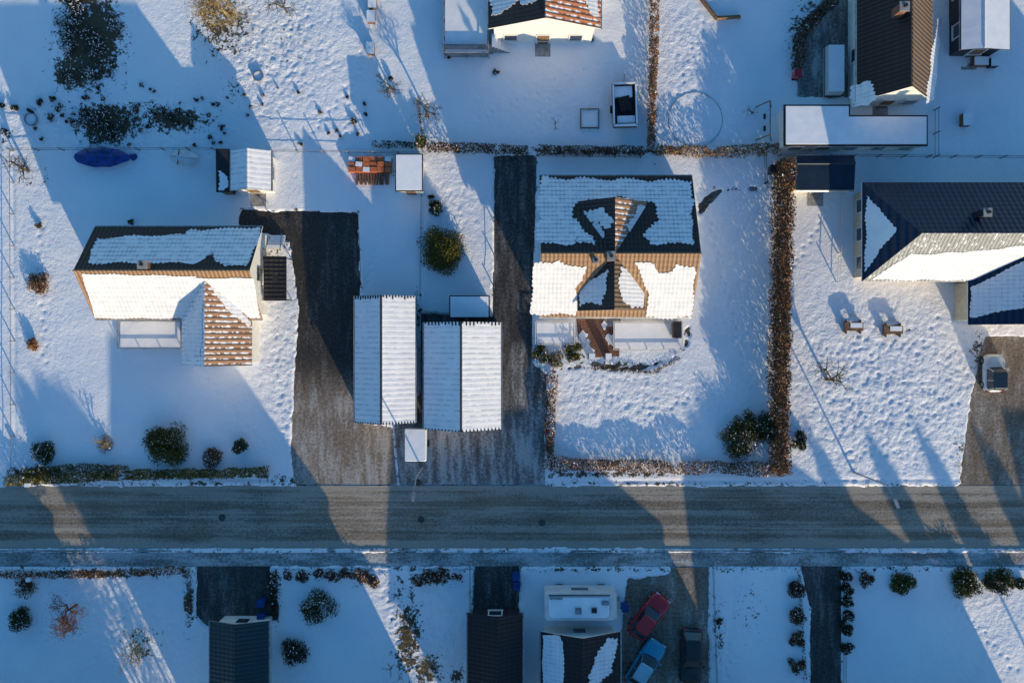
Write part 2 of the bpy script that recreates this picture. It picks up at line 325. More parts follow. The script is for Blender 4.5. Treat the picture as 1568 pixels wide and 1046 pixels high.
# garages
g1=gable('corrugated_garage',(543,636,453,647),583.5,2.3,3.9,'y','ribY','ribY','grey',nw=(0,0),side='dark',oh=.2,cap='dark')
g2=gable('corrugated_garage',(649,767,493,657),706,2.3,4.3,'y','ribY','ribY','grey',nw=(0,0),side='dark',oh=.2,cap='dark')
for g in (g1,g2):
    x0,x1,y0,y1=g['R']; mb=MB()
    for k in (0,1):
        cx=x0+(x1-x0)*(.28+.44*k); mb.box((cx,y0+.17,1.05),((x1-x0)*.38,.08,2.1),'white')
        for j in range(4): mb.box((cx,y0+.12,.3+j*.5),((x1-x0)*.36,.04,.04),'grey')
    mb.obj('garage_doors',g['par'])
    mb=MB()
    n=int((y1-y0)/.42)
    for side_,pl in ((0,g['A']),(1,g['B'])):
        for i in range(1,n):
            y=y0+(y1-y0)*i/n
            xe=x0+.02 if side_==0 else x1-.02; mb.tube((g['rd'],y,g['zr']-.005),(xe,y,g['ze']-.005),.02,.02,'snow',6)
    mb.obj('roof_ribs',g['par'])
    mb=MB()
    for i in range(22):
        for yy,s_ in ((y1,1),(y0,-1)):
            x=x0+(x1-x0)*(i+.5)/22; pl=g['A'] if x<g['rd'] else g['B']; L_=random.uniform(.12,.34) if s_>0 else .12; mb.box((x,yy-s_*L_/2,pl[0]*x+pl[2]+.03),(.12,L_,.04),'dark')
    mb.obj('bare_edges',g['par'])
def flatshed(name,x0,x1,y0,y1,z,wall='grey',top='snow',slope=.12):
    a=W(x0,y1,z); b=W(x1,y0,z); par=group(name,((a[0]+b[0])/2,(a[1]+b[1])/2,0)); mb=MB()
    mb.box(((a[0]+b[0])/2,(a[1]+b[1])/2,(z-.16)/2),(b[0]-a[0]-.3,b[1]-a[1]-.3,z-.16),wall); mb.obj('walls',par)
    mb=MB(); mb.slab([(a[0],a[1],z),(b[0],a[1],z),(b[0],b[1],z+slope),(a[0],b[1],z+slope)],.14,'dark','dark'); mb.obj('roof',par)
    if top=='snow':
        mb=MB(); k=.1; mb.slab([(a[0]+k,a[1]+k,z+.09),(b[0]-k,a[1]+k,z+.09),(b[0]-k,b[1]-k,z+slope+.09),(a[0]+k,b[1]-k,z+slope+.09)],.09,top,'snow'); mb.obj('roof_snow',par)
    mb=MB(); mb.box(((a[0]+b[0])/2,a[1]+.13,.95),(.8,.06,1.9),'wood'); mb.obj('door',par); return par,(0,slope/(b[1]-a[1]),z-slope/(b[1]-a[1])*a[1])
flatshed('garden_shed',688,750,452,487,2.0)
flatshed('garden_shed',605,648,236,293,2.3,'white')
p_,pl_=flatshed('wooden_lean_to',331,352,228,294,2.0,'dark','none'); patch(p_,pl_,[(334,262),(345,268),(350,285),(336,292)],'snow',.1)
h=gable('garden_shed',(353,415,231,292),379,2.2,3.15,'y','ribY','ribY','white',nw=(1,1),oh=.2,side='wood')
# top house
h=gable('gabled_house',(748,920,-180,44),836,4.4,6.6,'y','tileDy','tileO',nw=(3,3),cap='tileO')  # west slope shade is in its dark tile colour, sunlit side orange
patch(h['par'],h['A'],[(752,-90),(830,-92),(830,-5),(800,8),(790,2),(770,18),(752,24)],'snowY',.14)
patch(h['par'],h['B'],[(890,-20),(914,-20),(914,25),(905,22)],'snowY',.14)
frame('wooden_deck',679,748,-60,80,1.6,'grey')
mb=MB()
for i in range(6): q=W(756+i*4.5,72); mb.box((q[0],q[1],.75-.12*i),(.26,1.1,1.5-.24*i),'grey',top='snow')
mb.obj('deck_stairs')
mb=MB(); q0=W(680,80,0); q1=W(755,75,0); mb.box(((q0[0]+q1[0])/2,q0[1],.7),(q1[0]-q0[0],.35,1.4),'grey'); mb.obj('deck_skirt')
# top right house
h=gable('steep_roof_house',(1312,1428,-150,156),1397,2.8,6.9,'y','tileBk','tileBr','white',nw=(3,2),cap='tileBr')  # near-black west slope stands for shade, brown east slope is sunlit
patch(h['par'],h['A'],[(1303,132),(1328,124),(1343,150),(1330,162),(1305,165)],'snowY',.1)
patch(h['par'],h['B'],[(1436,30),(1442,28),(1430,150),(1418,158),(1425,90)],'snowY',.14)
chimney(h['par'],1385,10,7.4,5.9,.6,.6)
a=W(1203,221,2.7); b=W(1418,163,2.7); c=W(1299,179,2.7); par=group('flat_roof_annex',W(1310,195))
mb=MB(); P=[(a[0],a[1]),(b[0],a[1]),(b[0],c[1]),(c[0],c[1]),(c[0],b[1]),(a[0],b[1])]
mb.prism(P,0,2.55,'white'); mb.obj('walls',par)
mb=MB(); P2=[(a[0]-.15,a[1]-.15),(b[0]+.15,a[1]-.15),(b[0]+.15,c[1]+.15),(c[0]+.15,c[1]+.15),(c[0]+.15,b[1]+.15),(a[0]-.15,b[1]+.15)]; mb.prism(P2,2.56,2.7,'dark'); mb.obj('roof',par)
mb=MB(); mb.prism(P,2.704,2.8,'snow'); mb.obj('roof_snow',par)
windows(par,[(a[0],a[1],b[0],a[1],0,-1,5)],1.0,1.1)
h=gable('flat_house',(1472,1546,-60,76),1508,2.6,3.0,'y','snow','snow','dark',nw=(1,2),oh=.3,side='dark',cap='snow')
mb=MB(); q=W(1495,98); mb.box((q[0],q[1],.4),(1.2,.7,.8),'wood',top='snow'); mb.box((q[0]+1.1,q[1]-.1,.45),(.7,.7,.9),'dark',top='snow'); mb.obj('wood_store')
# right house (hipped)
ze,zr=3.0,6.6
par=group('hipped_house',W(1440,365)); e=lambda px,py:W(px,py,ze); r=lambda px,py:W(px,py,zr)
xL=e(1320,0)[0]; xR=e(1760,0)[0]; yN=e(0,279)[1]; yS=e(0,431)[1]; xr=r(1412,0)[0]; yr=r(0,357)[1]
mb=MB(); mb.slab([(xL,yN,ze),(xR,yN,ze),(xR,yr,zr),(xr,yr,zr)],.14,'tileN'); mb.obj('roof_north',par)
mb=MB(); mb.slab([(xL,yN,ze),(xr,yr,zr),(xL,yS,ze)],.14,'tileN'); mb.obj('roof_hip',par)
mb=MB(); mb.slab([(xL,yS,ze),(xr,yr,zr),(xR,yr,zr),(xR,yS,ze)],.14,'tileGrey'); mb.obj('roof_south',par)
k=(zr-ze)/(xr-xL); patch(par,(k,0,ze-k*xL),[(1327,300),(1346,318),(1372,352),(1345,385),(1324,416)],'snow',.06)
kb=(zr-ze)/(yr-yS); patch(par,(0,kb,ze-kb*yS),[(1392,390),(1480,386),(1568,376),(1640,376),(1640,430),(1335,428)],'snowX',.06)
chimney(par,1512,325,7.0,5.3,.5,.5,'dark')
mb=MB(); mb.prism([(xL+.5,yS+.5),(xR-.5,yS+.5),(xR-.5,yN-.5),(xL+.5,yN-.5)],0,2.85,'cream'); mb.obj('walls',par)
windows(par,[(xL+.5,yS+.5,xr+4,yS+.5,0,-1,3),(xL+.5,yS+.5,xL+.5,yN-.5,-1,0,3)],.9,1.2)
zw=5.6; x0=e(1482,0)[0]; x1=x0+9; xm=(x0+x1)/2; ye=e(0,497)[1]; yv=yS; ysr=yS+(zw-ze)/kb
mb=MB(); mb.slab([(xm,ysr,zw),(xm,ye,zw),(x0,ye,ze),(x0,yv,ze)],.13,'tileN'); mb.slab([(xm,ysr,zw),(xm,ye,zw),(x1,ye,ze),(x1,yv,ze)],.13,'tileN'); mb.obj('wing_roof',par)
kw=(zw-ze)/(xm-x0); patch(par,(kw,0,ze-kw*x0),[(1486,440),(1568,400),(1568,470),(1486,486)],'snowY',.06)
mb=MB(); mb.loft([[(x0+.4,Y,0),(x1-.4,Y,0),(x1-.4,Y,ze-.02),(xm,Y,zw-.17),(x0+.4,Y,ze-.02)] for Y in (ye+.4,yv)],'cream'); mb.obj('wing_walls',par)
windows(par,[(x0+.4,ye+.4,x1-.4,ye+.4,0,-1,3)],.9,1.2)
h=gable('navy_shed',(1219,1308,238,291),250,2.3,2.55,'x','navyflat','navyflat','cream',nw=(1,1),oh=.2)
# bottom row
h=gable('green_garage',(321,411,950,1090),360,2.5,3.4,'y','tileG','tileG','white',nw=(1,2),side='grey')
h=gable('black_garage',(716,800,938,1085),762,2.5,3.6,'y','tileBk','tileBk','dark',nw=(1,2),side='dark')
h=gable('bungalow',(828,950,966,1085),892,2.6,4.2,'y','tileBk','tileBk','white',nw=(1,3))
patch(h['par'],h['A'],[(831,972),(856,972),(862,985),(864,1060),(831,1060)],'snowY',.05); patch(h['par'],h['B'],[(945,975),(938,1025),(905,1060),(900,1035),(915,1000),(928,978)],'snowY',.12)
def hip(name,X0,X1,Y0,Y1,r0,r1,ze,zr,wall='white',m='snowX'):
    a=W(X0,Y1); b=W(X1,Y0); ym=(a[1]+b[1])/2; x0,x1,y0,y1=a[0],b[0],a[1],b[1]; q0=W(r0,0)[0]; q1=W(r1,0)[0]
    par=group(name,((x0+x1)/2,ym,0)); mb=MB()
    mb.slab([(x0,y1,ze),(x1,y1,ze),(q1,ym,zr),(q0,ym,zr)],.14,m); mb.slab([(x0,y0,ze),(x1,y0,ze),(q1,ym,zr),(q0,ym,zr)],.14,m)
    mb.slab([(x0,y0,ze),(x0,y1,ze),(q0,ym,zr)],.14,'tileDy'); mb.slab([(x1,y0,ze),(x1,y1,ze),(q1,ym,zr)],.14,'tileDy'); mb.obj('roof',par)
    mb=MB(); mb.prism([(x0+.4,y0+.4),(x1-.4,y0+.4),(x1-.4,y1-.4),(x0+.4,y1-.4)],0,ze-.05,wall); mb.obj('walls',par)
    windows(par,[(x0+.4,y1-.4,x1-.4,y1-.4,0,1,5),(x0+.4,y0+.4,x1-.4,y0+.4,0,-1,5)],1.0,1.3)
    if ze>4.5: windows(par,[(x0+.4,y1-.4,x1-.4,y1-.4,0,1,5)],3.5,1.2)
    door(par,(x0+x1)/2+1.1,y1-.4,0,1)
hip('two_storey_house',345,680,1118,1215,495,655,5.4,9.9)
hip('two_storey_house',745,1165,1105,1215,870,1080,4.6,8.0,'cream')
hip('neighbour_house',1185,1575,1105,1215,1275,1425,3.3,7.1,'cream')
hip('neighbour_house',-150,235,1095,1195,-80,150,4.7,8.1)
hip('neighbour_house',1760,2100,1100,1220,1800,2000,5.0,8.0)
# ---------------------------------------------------------------- ground
paved=[]
def Pv(name,mat,poly,z): paved.append((name,mat,poly,z))
Pv('road','road',[(-4000,743),(5500,743),(5500,839),(-4000,839)],.020)
Pv('pavement','pave',[(-4000,845),(5500,845),(5500,866),(-4000,866)],.030)
Pv('asphalt_driveway','driveL',[(368,321),(548,325),(553,440),(545,520),(543,600),(552,645),(600,655),(608,741),(452,741),(446,690),(453,540),(457,470),(443,370),(365,345)],.024)
Pv('asphalt_driveway','driveC',[(757,238),(822,238),(815,480),(814,556),(836,572),(834,741),(612,741),(604,652),(645,600),(645,480),(755,485)],.028)
Pv('asphalt_driveway','drive',[(302,864),(412,864),(428,948),(320,960),(300,940)],.024)
Pv('asphalt_driveway','drive',[(728,864),(795,864),(795,945),(722,945)],.024)
Pv('gravel_driveway','gravel',[(1030,868),(1086,868),(1086,1300),(950,1300),(952,960),(960,885),(1025,880)],.024)
Pv('asphalt_driveway','drive',[(1226,866),(1289,866),(1284,1300),(1244,1300),(1240,930)],.024)
Pv('gravel_driveway','gravel',[(1486,610),(1508,515),(1700,512),(1700,742),(1468,742)],.028)
Pv('gravel_driveway','yard',[(1216,55),(1260,5),(1300,-40),(1300,150),(1222,148)],.028)
Pv('slab_path','path',[(1068,312),(1078,300),(1092,292),(1120,287),(1188,285),(1188,291),(1120,293),(1098,300),(1082,322),(1070,330)],.05)
Pv('slab_path','path',[(1050,498),(1058,498),(1054,530),(1035,552),(985,566),(940,568),(905,560),(840,572),(838,566),(905,553),(945,560),(985,558),(1030,545),(1046,525)],.05)
def vnoise(x,y,scale,seed):
    r=np.random.default_rng(seed).random((256,256)); X=x*scale; Y=y*scale; xi=np.floor(X).astype(int); yi=np.floor(Y).astype(int)
    fx=X-xi; fy=Y-yi; fx=fx*fx*(3-2*fx); fy=fy*fy*(3-2*fy); a=xi%256;b=(xi+1)%256;c=yi%256;d=(yi+1)%256
    return (r[a,c]*(1-fx)+r[b,c]*fx)*(1-fy)+(r[a,d]*(1-fx)+r[b,d]*fx)*fy
def inpoly(x,y,poly):
    ins=np.zeros(x.shape,bool); n=len(poly)
    for i in range(n):
        x1,y1=poly[i]; x2,y2=poly[(i+1)%n]
        if y1==y2: continue
        c=((y1>y)!=(y2>y))&(x<(x2-x1)*(y-y1)/(y2-y1)+x1); ins^=c
    return ins
st=.12
def axis_(lim):
    c=np.arange(-lim,lim+st/2,st); g=[];v=lim;d=st
    while v<1500: d*=1.35; v+=d; g.append(v)
    g=np.array(g); return np.concatenate([-g[::-1],c,g])
ax=axis_(45.5); ay=axis_(31.2); GX,GY=np.meshgrid(ax,ay)
PX=GX*S+784; PY=522.5-GY*S
mask=np.zeros(GX.shape)
for nm,mt,poly,z in paved:
    pw=[W(*p)[:2] for p in poly]; mk_=inpoly(GX,GY,pw); mask=np.maximum(mask,mk_*(0.62 if mt=='path' else 1.0))
def blur(a,k):
    for _ in range(k):
        a=(np.roll(a,1,0)+np.roll(a,-1,0)+np.roll(a,1,1)+np.roll(a,-1,1)+2*a)/6
    return a
mask=blur(mask,6)
nz=vnoise(GX,GY,1.1,1)*.4+vnoise(GX,GY,3.1,2)*.4+vnoise(GX,GY,.35,3)*.2
mm=np.clip((mask+(nz-.5)*.8-.35)/.3,0,1); mm=mm*mm*(3-2*mm)
tr=np.zeros(GX.shape)+.25
for (x,y,rx,ry,a) in ((1350,600,150,150,1.2),(420,80,120,110,1.0),(440,560,60,140,.8),(960,610,140,60,.9),(200,940,150,90,.7),(650,960,80,120,.9),(1110,1000,40,80,.6),(1510,540,60,60,.8),(60,430,50,150,.3),(700,320,50,90,.6),(1050,80,50,90,.7),(1500,960,90,100,.4),(180,190,170,60,.9),(840,150,140,70,.4)):
    d=((PX-x)/rx)**2+((PY-y)/ry)**2; tr+=a*np.exp(-d*1.2)
lump=vnoise(GX,GY,2.9,11)*.5+vnoise(GX+GY*.3,GY,5.2,12)*.5
snowz=.12+.10*(vnoise(GX,GY,.12,8)-.5)+.07*(vnoise(GX,GY,.5,9)-.5)+.012*(vnoise(GX,GY,1.5,10)-.5)-np.clip(tr-.15,0,1)*.075*np.clip((lump-.42)*3.4,0,1)
def trail(p,q,n,depth=.06,r=.14):
    a=np.array(W(*p)[:2]); b=np.array(W(*q)[:2]); d=(b-a)/np.linalg.norm(b-a); nn=np.array([-d[1],d[0]])
    for i in range(n):
        c=a+(b-a)*(i+.5)/n+nn*(.13 if i%2 else -.13)+rng.normal(0,.05,2)
        i0=np.searchsorted(ay,c[1]-.6);i1=np.searchsorted(ay,c[1]+.6);j0=np.searchsorted(ax,c[0]-.6);j1=np.searchsorted(ax,c[0]+.6)
        if i1<=i0 or j1<=j0: continue
        D=((GX[i0:i1,j0:j1]-c[0])**2+(GY[i0:i1,j0:j1]-c[1])**2)/r**2; snowz[i0:i1,j0:j1]-=depth*np.exp(-D)
for t in (((815,215),(830,165),9),((830,165),(860,110),10),((860,110),(790,80),12),((1280,450),(1420,700),26),((1230,520),(1470,620),26),((1300,720),(1440,480),26),((60,330),(70,560),18),((520,240),(560,60),22),((420,500),(440,700),18),((410,90),(480,10),10),((860,690),(1080,600),22),((1200,430),(1280,300),14),((640,1040),(580,890),18),((1130,860),(1110,1040),18),((120,1040),(220,900),18),((1440,900),(1560,1030),14),((1080,300),(1150,600),26),((560,440),(600,300),14),((300,560),(420,700),16),((470,215),(560,100),14),((700,200),(930,90),24),((1010,210),(1080,30),18),((1460,700),(1240,690),20)): trail(*t,.08)
def rut(p,q,depth=.05,r=.14):
    a=np.array(W(*p)[:2]); b=np.array(W(*q)[:2]); L=np.linalg.norm(b-a); d=(b-a)/L
    t=(GX-a[0])*d[0]+(GY-a[1])*d[1]; s=(GX-a[0])*-d[1]+(GY-a[1])*d[0]
    return -depth*np.exp(-(s/r)**2)*((t>0)&(t<L))*(.4+1.2*vnoise(GX,GY,.5,21))
for t in (((20,722),(440,735)),((650,300),(645,480)),((300,872),(760,872)),((1100,870),(1540,870)),((0,738),(440,744)),((20,235),(25,700)),((830,737),(1480,733))): snowz+=rut(*t)
Z=snowz*(1-mm)-.08*mm
dirt=np.zeros(GX.shape)
for (x,y,rx,ry,a) in ((140,60,52,80,1.0),(110,110,34,34,.9),(120,-20,40,60,.9),(165,190,50,34,1.0),(270,185,60,22,.8),(190,170,160,22,.55),(340,40,60,60,.62),(360,140,25,40,.4),(440,70,50,50,.35),(625,975,26,80,.75),(655,1025,30,30,.7),(560,885,25,18,.6),(520,880,90,12,.6),(660,885,45,14,.7),(150,877,150,9,.7),(290,920,10,50,.7),(1100,960,14,60,.5),(1150,930,40,60,.35),(215,985,40,35,.5),(1240,60,40,70,.7),(1500,540,20,40,.6),(1470,690,20,60,.45),(440,735,60,12,.5),(930,725,150,7,.65),(1200,480,16,250,.7),(838,650,10,80,.6),(900,232,260,8,.6),(1000,120,9,130,.6),(60,725,60,14,.7),(250,728,190,9,.6),(60,270,30,25,.4),(260,690,30,12,.4),(10,210,20,30,.5),(1365,505,60,6,.4),(610,905,30,40,.45),(700,1035,20,25,.6),(600,250,50,30,.4),(940,560,90,10,.55),(420,910,14,50,.7),(600,740,1200,7,.48),(800,871,1200,6,.48),(640,480,8,60,.5),(420,385,30,60,.5),(1090,290,60,8,.4)):
    d=((PX-x)/rx)**2+((PY-y)/ry)**2; dirt=np.maximum(dirt,a*np.exp(-d*.9))
edge=np.clip(mask*(1-mask)*4,0,1); dirt=np.maximum(dirt,edge*.40)
V=np.stack([GX,GY,Z],-1).reshape(-1,3); ny_,nx_=GX.shape
idx=np.arange(ny_*nx_).reshape(ny_,nx_); F=np.stack([idx[:-1,:-1],idx[:-1,1:],idx[1:,1:],idx[1:,:-1]],-1).reshape(-1,4)
me=bpy.data.meshes.new('ground'); me.vertices.add(len(V)); me.vertices.foreach_set('co',V.ravel().astype(np.float32))
me.loops.add(F.size); me.loops.foreach_set('vertex_index',F.ravel().astype(np.int32)); me.polygons.add(len(F)); me.polygons.foreach_set('loop_start',np.arange(0,F.size,4,dtype=np.int32))
me.polygons.foreach_set('use_smooth',np.ones(len(F),bool)); me.update(calc_edges=True)
at=me.attributes.new('dirt','FLOAT','POINT'); at.data.foreach_set('value',dirt.ravel().astype(np.float32))
at=me.attributes.new('tramp','FLOAT','POINT'); at.data.foreach_set('value',np.clip(tr,0,1).ravel().astype(np.float32))
t=NT('snow_ground'); A=t.n('ShaderNodeAttribute'); A.attribute_name='dirt'; T=t.n('ShaderNodeAttribute'); T.attribute_name='tramp'
n1=t.noise(1.6,6,None,.65); n2=t.noise(6,4); n3=t.noise(.15,3); n4=t.noise(20,2); n5=t.noise(3.6,3,None,.6,.6)
c=t.mix(t.ss(n3,.3,.7),SNOW2,SNOW); c=t.mix(t.ss(n2,.55,.8,0,.3),c,(.64,.69,.8))
k=t.math('ADD',A.outputs['Fac'],t.math('MULTIPLY_ADD',t.math('MULTIPLY_ADD',n1,.6,t.math('MULTIPLY',n2,.4)),2.4,-1.2))
dm=t.ss(k,.42,.62); gr=t.mix(n4,(.03,.025,.018),(.15,.11,.065)); gr=t.mix(t.ss(n2,.5,.65),gr,(.06,.06,.03))
t.col(t.mix(dm,c,gr)); t.rough(.7)
hh=t.math('MULTIPLY',t.math('ADD',t.math('MULTIPLY',n5,.45),t.math('MULTIPLY_ADD',n1,.3,t.math('MULTIPLY_ADD',n2,.5,t.math('MULTIPLY',n4,.22)))),t.math('MULTIPLY_ADD',T.outputs['Fac'],.85,.15))
t.bump(hh,.14); me.materials.append(t.mat)
g=bpy.data.objects.new('ground',me); scene.collection.objects.link(g)
for nm,mt,poly,z in paved:
    mb=MB(); P=[W(*p)[:2]+(z,) for p in poly]; mb.add(P,[list(range(len(P)))],mt); o=mb.obj(nm)
mb=MB(); mb.prism([W(-4000,841.2)[:2],W(5500,841.2)[:2],W(5500,843.6)[:2],W(-4000,843.6)[:2]],0,.12,'concrete',top='pave'); mb.obj('kerb')
# ---------------------------------------------------------------- vegetation
def leafmesh(name,C,size,mats,probs=None,snowtop=0.0,extra=None,elong=1.0):
    n=len(C); u=rng.normal(size=(n,3)); u/=np.linalg.norm(u,axis=1)[:,None]; v=np.cross(u,rng.normal(size=(n,3))); v/=np.linalg.norm(v,axis=1)[:,None]
    s=(size*(.6+.8*rng.random(n)))[:,None]
    a=C-u*s*elong; b=C+v*s*.5; c=C+u*s*elong; d=C-v*s*.5
    V=np.stack([a,b,c,d],1).reshape(-1,3); V[:,2]=np.maximum(V[:,2],.01); F=np.arange(4*n).reshape(n,4).tolist()
    mi=rng.choice(len(mats),n,p=probs); mt=[M[m] for m in mats]
    if snowtop>0:
        mt.append(M['snow']); z=C[:,2]; hz=np.quantile(z,.72); mi=np.where((z>hz)&(rng.random(n)<snowtop),len(mats),mi)
    V=V.tolist(); mi=mi.tolist()
    if extra is not None:
        o=len(V); V+=list(extra.v); F+=[[o+i for i in f] for f in extra.f]; base=len(mt); mt+=extra.mats; mi+=[base+k for k in extra.m]
    return mkobj(name,V,F,mt,mi)
def bush(name,px,py,r,h=None,mats=('gC','gB'),dens=1.0,snow=.08,size=.075,z0=.08,trunk=None):
    r=r/S; h=h or r*1.3; c=W(px,py,h*.5+z0*.9 if z0<1 else 0); n=int(dens*(1050*r*r+250)); K=max(7,int(16*r))
    if h>3*r: K*=4
    cl=rng.normal(size=(K,3)); cl/=np.linalg.norm(cl,axis=1)[:,None]; cl*=(.45+.35*rng.random(K))[:,None]; cl[:,2]=np.abs(cl[:,2])*.8
    k=rng.integers(0,K,n); d=rng.normal(size=(n,3)); d/=np.linalg.norm(d,axis=1)[:,None]; d*=(rng.random(n)**.4*.42)[:,None]
    P=(cl[k]+d)*np.array([r,r,h*.9]); P[:,2]=P[:,2]+z0+h*.12; P[:,0]+=c[0]; P[:,1]+=c[1]
    ex=MB()
    for i in range(5):
        q=cl[i]*np.array([r,r,h])*.8; ex.tube((c[0],c[1],max(0,z0-.1)),(c[0]+q[0],c[1]+q[1],z0+q[2]+.15),.04,.015,'bark',4)
    if z0>1: ex.tube((c[0],c[1],0),(c[0],c[1],z0+h*.7),.2,.06,'bark',8)
    leafmesh(name,P,size,mats,None,snow,ex)
def hedge(name,pts,w,h,mats,dens=320,snow=.2,size=.08,elong=1.2):
    Cs=[]; dens*=1.15
    for (p,q) in zip(pts[:-1],pts[1:]):
        a=np.array(W(*p)[:2]); b=np.array(W(*q)[:2]); L=np.linalg.norm(b-a); n=int(L*dens*w); d=(b-a)/L; nn=np.array([-d[1],d[0]])
        t=rng.random(n)*L; lm=.75+.4*vnoise(t,t*0,1.1,int(L*10)%50+3); s=(rng.random(n)-.5)*w*lm
        z=(1-(rng.random(n)**2)*.85)*h*lm*(1-.5*(2*s/w)**4*.6)
        if h>3: z=rng.random(n)**.7*h*(.85+.2*lm-.1)
        P=a[None]+d[None]*t[:,None]+nn[None]*s[:,None]; keep=vnoise(P[:,0],P[:,1],1.6,9)>(.17 if h<3 else .08)
        Cs.append(np.concatenate([P,z[:,None]],1)[keep])
    leafmesh(name,np.concatenate(Cs),size,mats,None,snow,None,elong)
def bare_tree(name,px,py,h,spread,mat='bark',depth=4,nb=4,r0=.13,twigs=None,lean=0,trunk=.3):
    mb=MB(); R=random.Random(int(px*7+py)); ends=[]
    def br(p,d,L,r,k):
        q=p+d*L; mb.tube(p,q,r,r*.62,mat,5 if k>2 else 3)
        if k==0: ends.append(q); return
        for i in range(nb if k>1 else 3):
            ax_=Vector((R.gauss(0,1),R.gauss(0,1),R.gauss(0,.5)+.25)).normalized()
            nd=(d*.75+ax_*spread).normalized(); br(p+d*L*R.uniform(.55,1),nd,L*R.uniform(.55,.8),max(r*.55,.012),k-1)
    b=W(px,py); br(Vector((b[0],b[1],0)),Vector((lean,0,1)).normalized(),h*trunk,r0,depth)
    if twigs:
        E=np.array([list(e) for e in ends]); n=twigs[1]; k=rng.integers(0,len(E),n); P=E[k]+rng.normal(size=(n,3))*.28; P[:,2]=np.maximum(P[:,2],.2)
        leafmesh(name,P,twigs[2],twigs[0],None,0,mb,1.6)
    else: mb.obj(name)
bush('round_conifer_shrub',676,383,36,2.6,('gA','gA','gC','gA'),2.4,.0)
bush('round_shrub',254,681,35,1.8,('gC','gA','gB','gA'),2.2,.04); bush('evergreen_shrub',64,691,20,1.4,('gB','gC'),1.6)
bush('brown_shrub',323,700,18,1.0,('bB','bA'),1.4); bush('evergreen_shrub',366,683,13,1.6,('gB','gC'),2); bush('brown_shrub',158,680,16,.8,('yg','bA'),.4)
bush('brown_shrub',56,434,18,1.0,('bA','bB','bO'),1.2,.02); bush('brown_shrub',50,526,12,.8,('bA','bO'),1.1,.02)
bush('evergreen_shrub',829,543,15,1.0,('gA','gC'),1.8); bush('evergreen_shrub',878,538,15,1.2,('gA','gC','gB'),1.8); bush('straw_shrub',852,550,14,.6,('yg','gA','bA'),.8)
bush('pine_shrub',1135,672,30,1.8,('gC','gB','gA'),1.8); bush('pine_shrub',1142,648,20,1.5,('gC','gA'),1.6); bush('pine_shrub',1180,655,26,2.2,('gB','gC'),2.0); bush('evergreen_shrub',1226,675,15,1.2,('gC','gB'),1.8)
bush('conifer_shrub',668,317,13,1.3,('gB','gC'),1.8); bush('evergreen_shrub',643,214,10,1.8,('gA','gC'),2)
bush('evergreen_shrub',486,932,28,1.6,('gC','gB'),1.5,.2); bush('brown_shrub',449,997,23,1.5,('bB','gB'),1.5); bush('evergreen_shrub',28,952,20,1.3,('gC','gB'),1.6); bush('brown_shrub',34,902,20,1.0,('bB','bA'),.7)
bush('round_shrub',1385,893,20,1.2,('gC','gA','gA'),2,.04); bush('round_shrub',1481,894,25,1.4,('gC','gB','gA'),2,.04); bush('round_shrub',1532,891,23,1.4,('gC','gB','gA'),2,.04); bush('round_shrub',1560,893,12,1.0,('gC','gB'),2)
for y in (905,944,978,1020): bush('clipped_shrub',1221,y,14,1.1,('bB','gB','bA'),1.8,.1)
for y in (880,902,922,944,964,992): bush('clipped_shrub',1298,y,11,1.0,('bB','gB'),1.8,.1)
bush('clipped_shrub',1328,887,13,1.0,('bB','bA'),1.8)
for (x,y,r) in ((656,884,15),(640,890,10),(675,880,12),(700,882,8),(560,884,14),(545,878,10),(572,892,10),(440,880,9),(462,882,11),(485,878,9),(505,884,9),(525,880,9)): bush('brown_shrub',x,y,r,.8,('bB','bA','bO') if 530<x<600 else ('bB','bB','bA'),1.2,.15)
for (x,y,r) in ((120,30,26),(150,60,24),(105,70,20),(165,90,20),(135,105,20),(110,10,20),(175,30,16),(150,190,24),(180,205,20),(165,170,18),(145,215,12),(100,50,20),(140,80,22),(115,120,18),(90,25,16)): bush('wild_shrub',x+random.gauss(0,5),y+random.gauss(0,6),r,.4,('bB','gB','bB'),.22,.5,.07)
for i in range(30): bush('wild_shrub',200+random.gauss(0,75),182+random.gauss(0,14),random.uniform(3,9),.35,('bB','gB'),.6,.3,.06)
for i in range(40): bush('garden_plant',random.uniform(0,560),random.uniform(125,222),random.uniform(2,4.5),.3,('bB','gB'),.4,.1,.06)
for (x,y) in ((685,85),(760,110),(540,185),(905,60),(0,160),(20,165),(45,170),(60,155),(80,152),(130,150),(200,340),(58,345),(1100,950),(660,300),(1290,190),(600,120),(700,230)): bush('garden_plant',x,y,6,.5,('bB','gB'),1,.1,.06)
hedge('clipped_hedge',[(18,733),(120,729),(230,724),(415,721)],.85,1.1,('gA','gA','gC','yg'),420,.03)
hedge('clipped_hedge',[(40,720),(120,714),(200,716)],.6,.8,('gA','gC'),260,.1)
hedge('beech_hedge',[(1001,-60),(998,110),(994,232)],.75,1.5,('bO','bA','bA'),330,.05)
hedge('beech_hedge',[(572,222),(652,224)],.5,.9,('bB','gB'),260,.25); hedge('beech_hedge',[(655,228),(720,229),(808,233)],.8,1.2,('bB','bB','bA'),300,.12)
hedge('beech_hedge',[(822,232),(985,234)],.8,1.2,('bB','bB','bA'),300,.12); hedge('beech_hedge',[(1002,232),(1100,236),(1188,230)],.9,1.3,('bO','bA','yg','bB'),300,.08)
hedge('tall_beech_hedge',[(1190,252),(1186,400),(1182,560),(1184,718)],1.15,3.5,('bB','bA','bB','bO'),700,.02,.09)
hedge('beech_hedge',[(845,572),(842,640),(840,716)],.95,1.1,('bA','bO','bB'),260,.3); hedge('beech_hedge',[(842,708),(1000,712),(1100,714),(1200,718)],1.15,1.1,('bA','bB','bO'),260,.25)
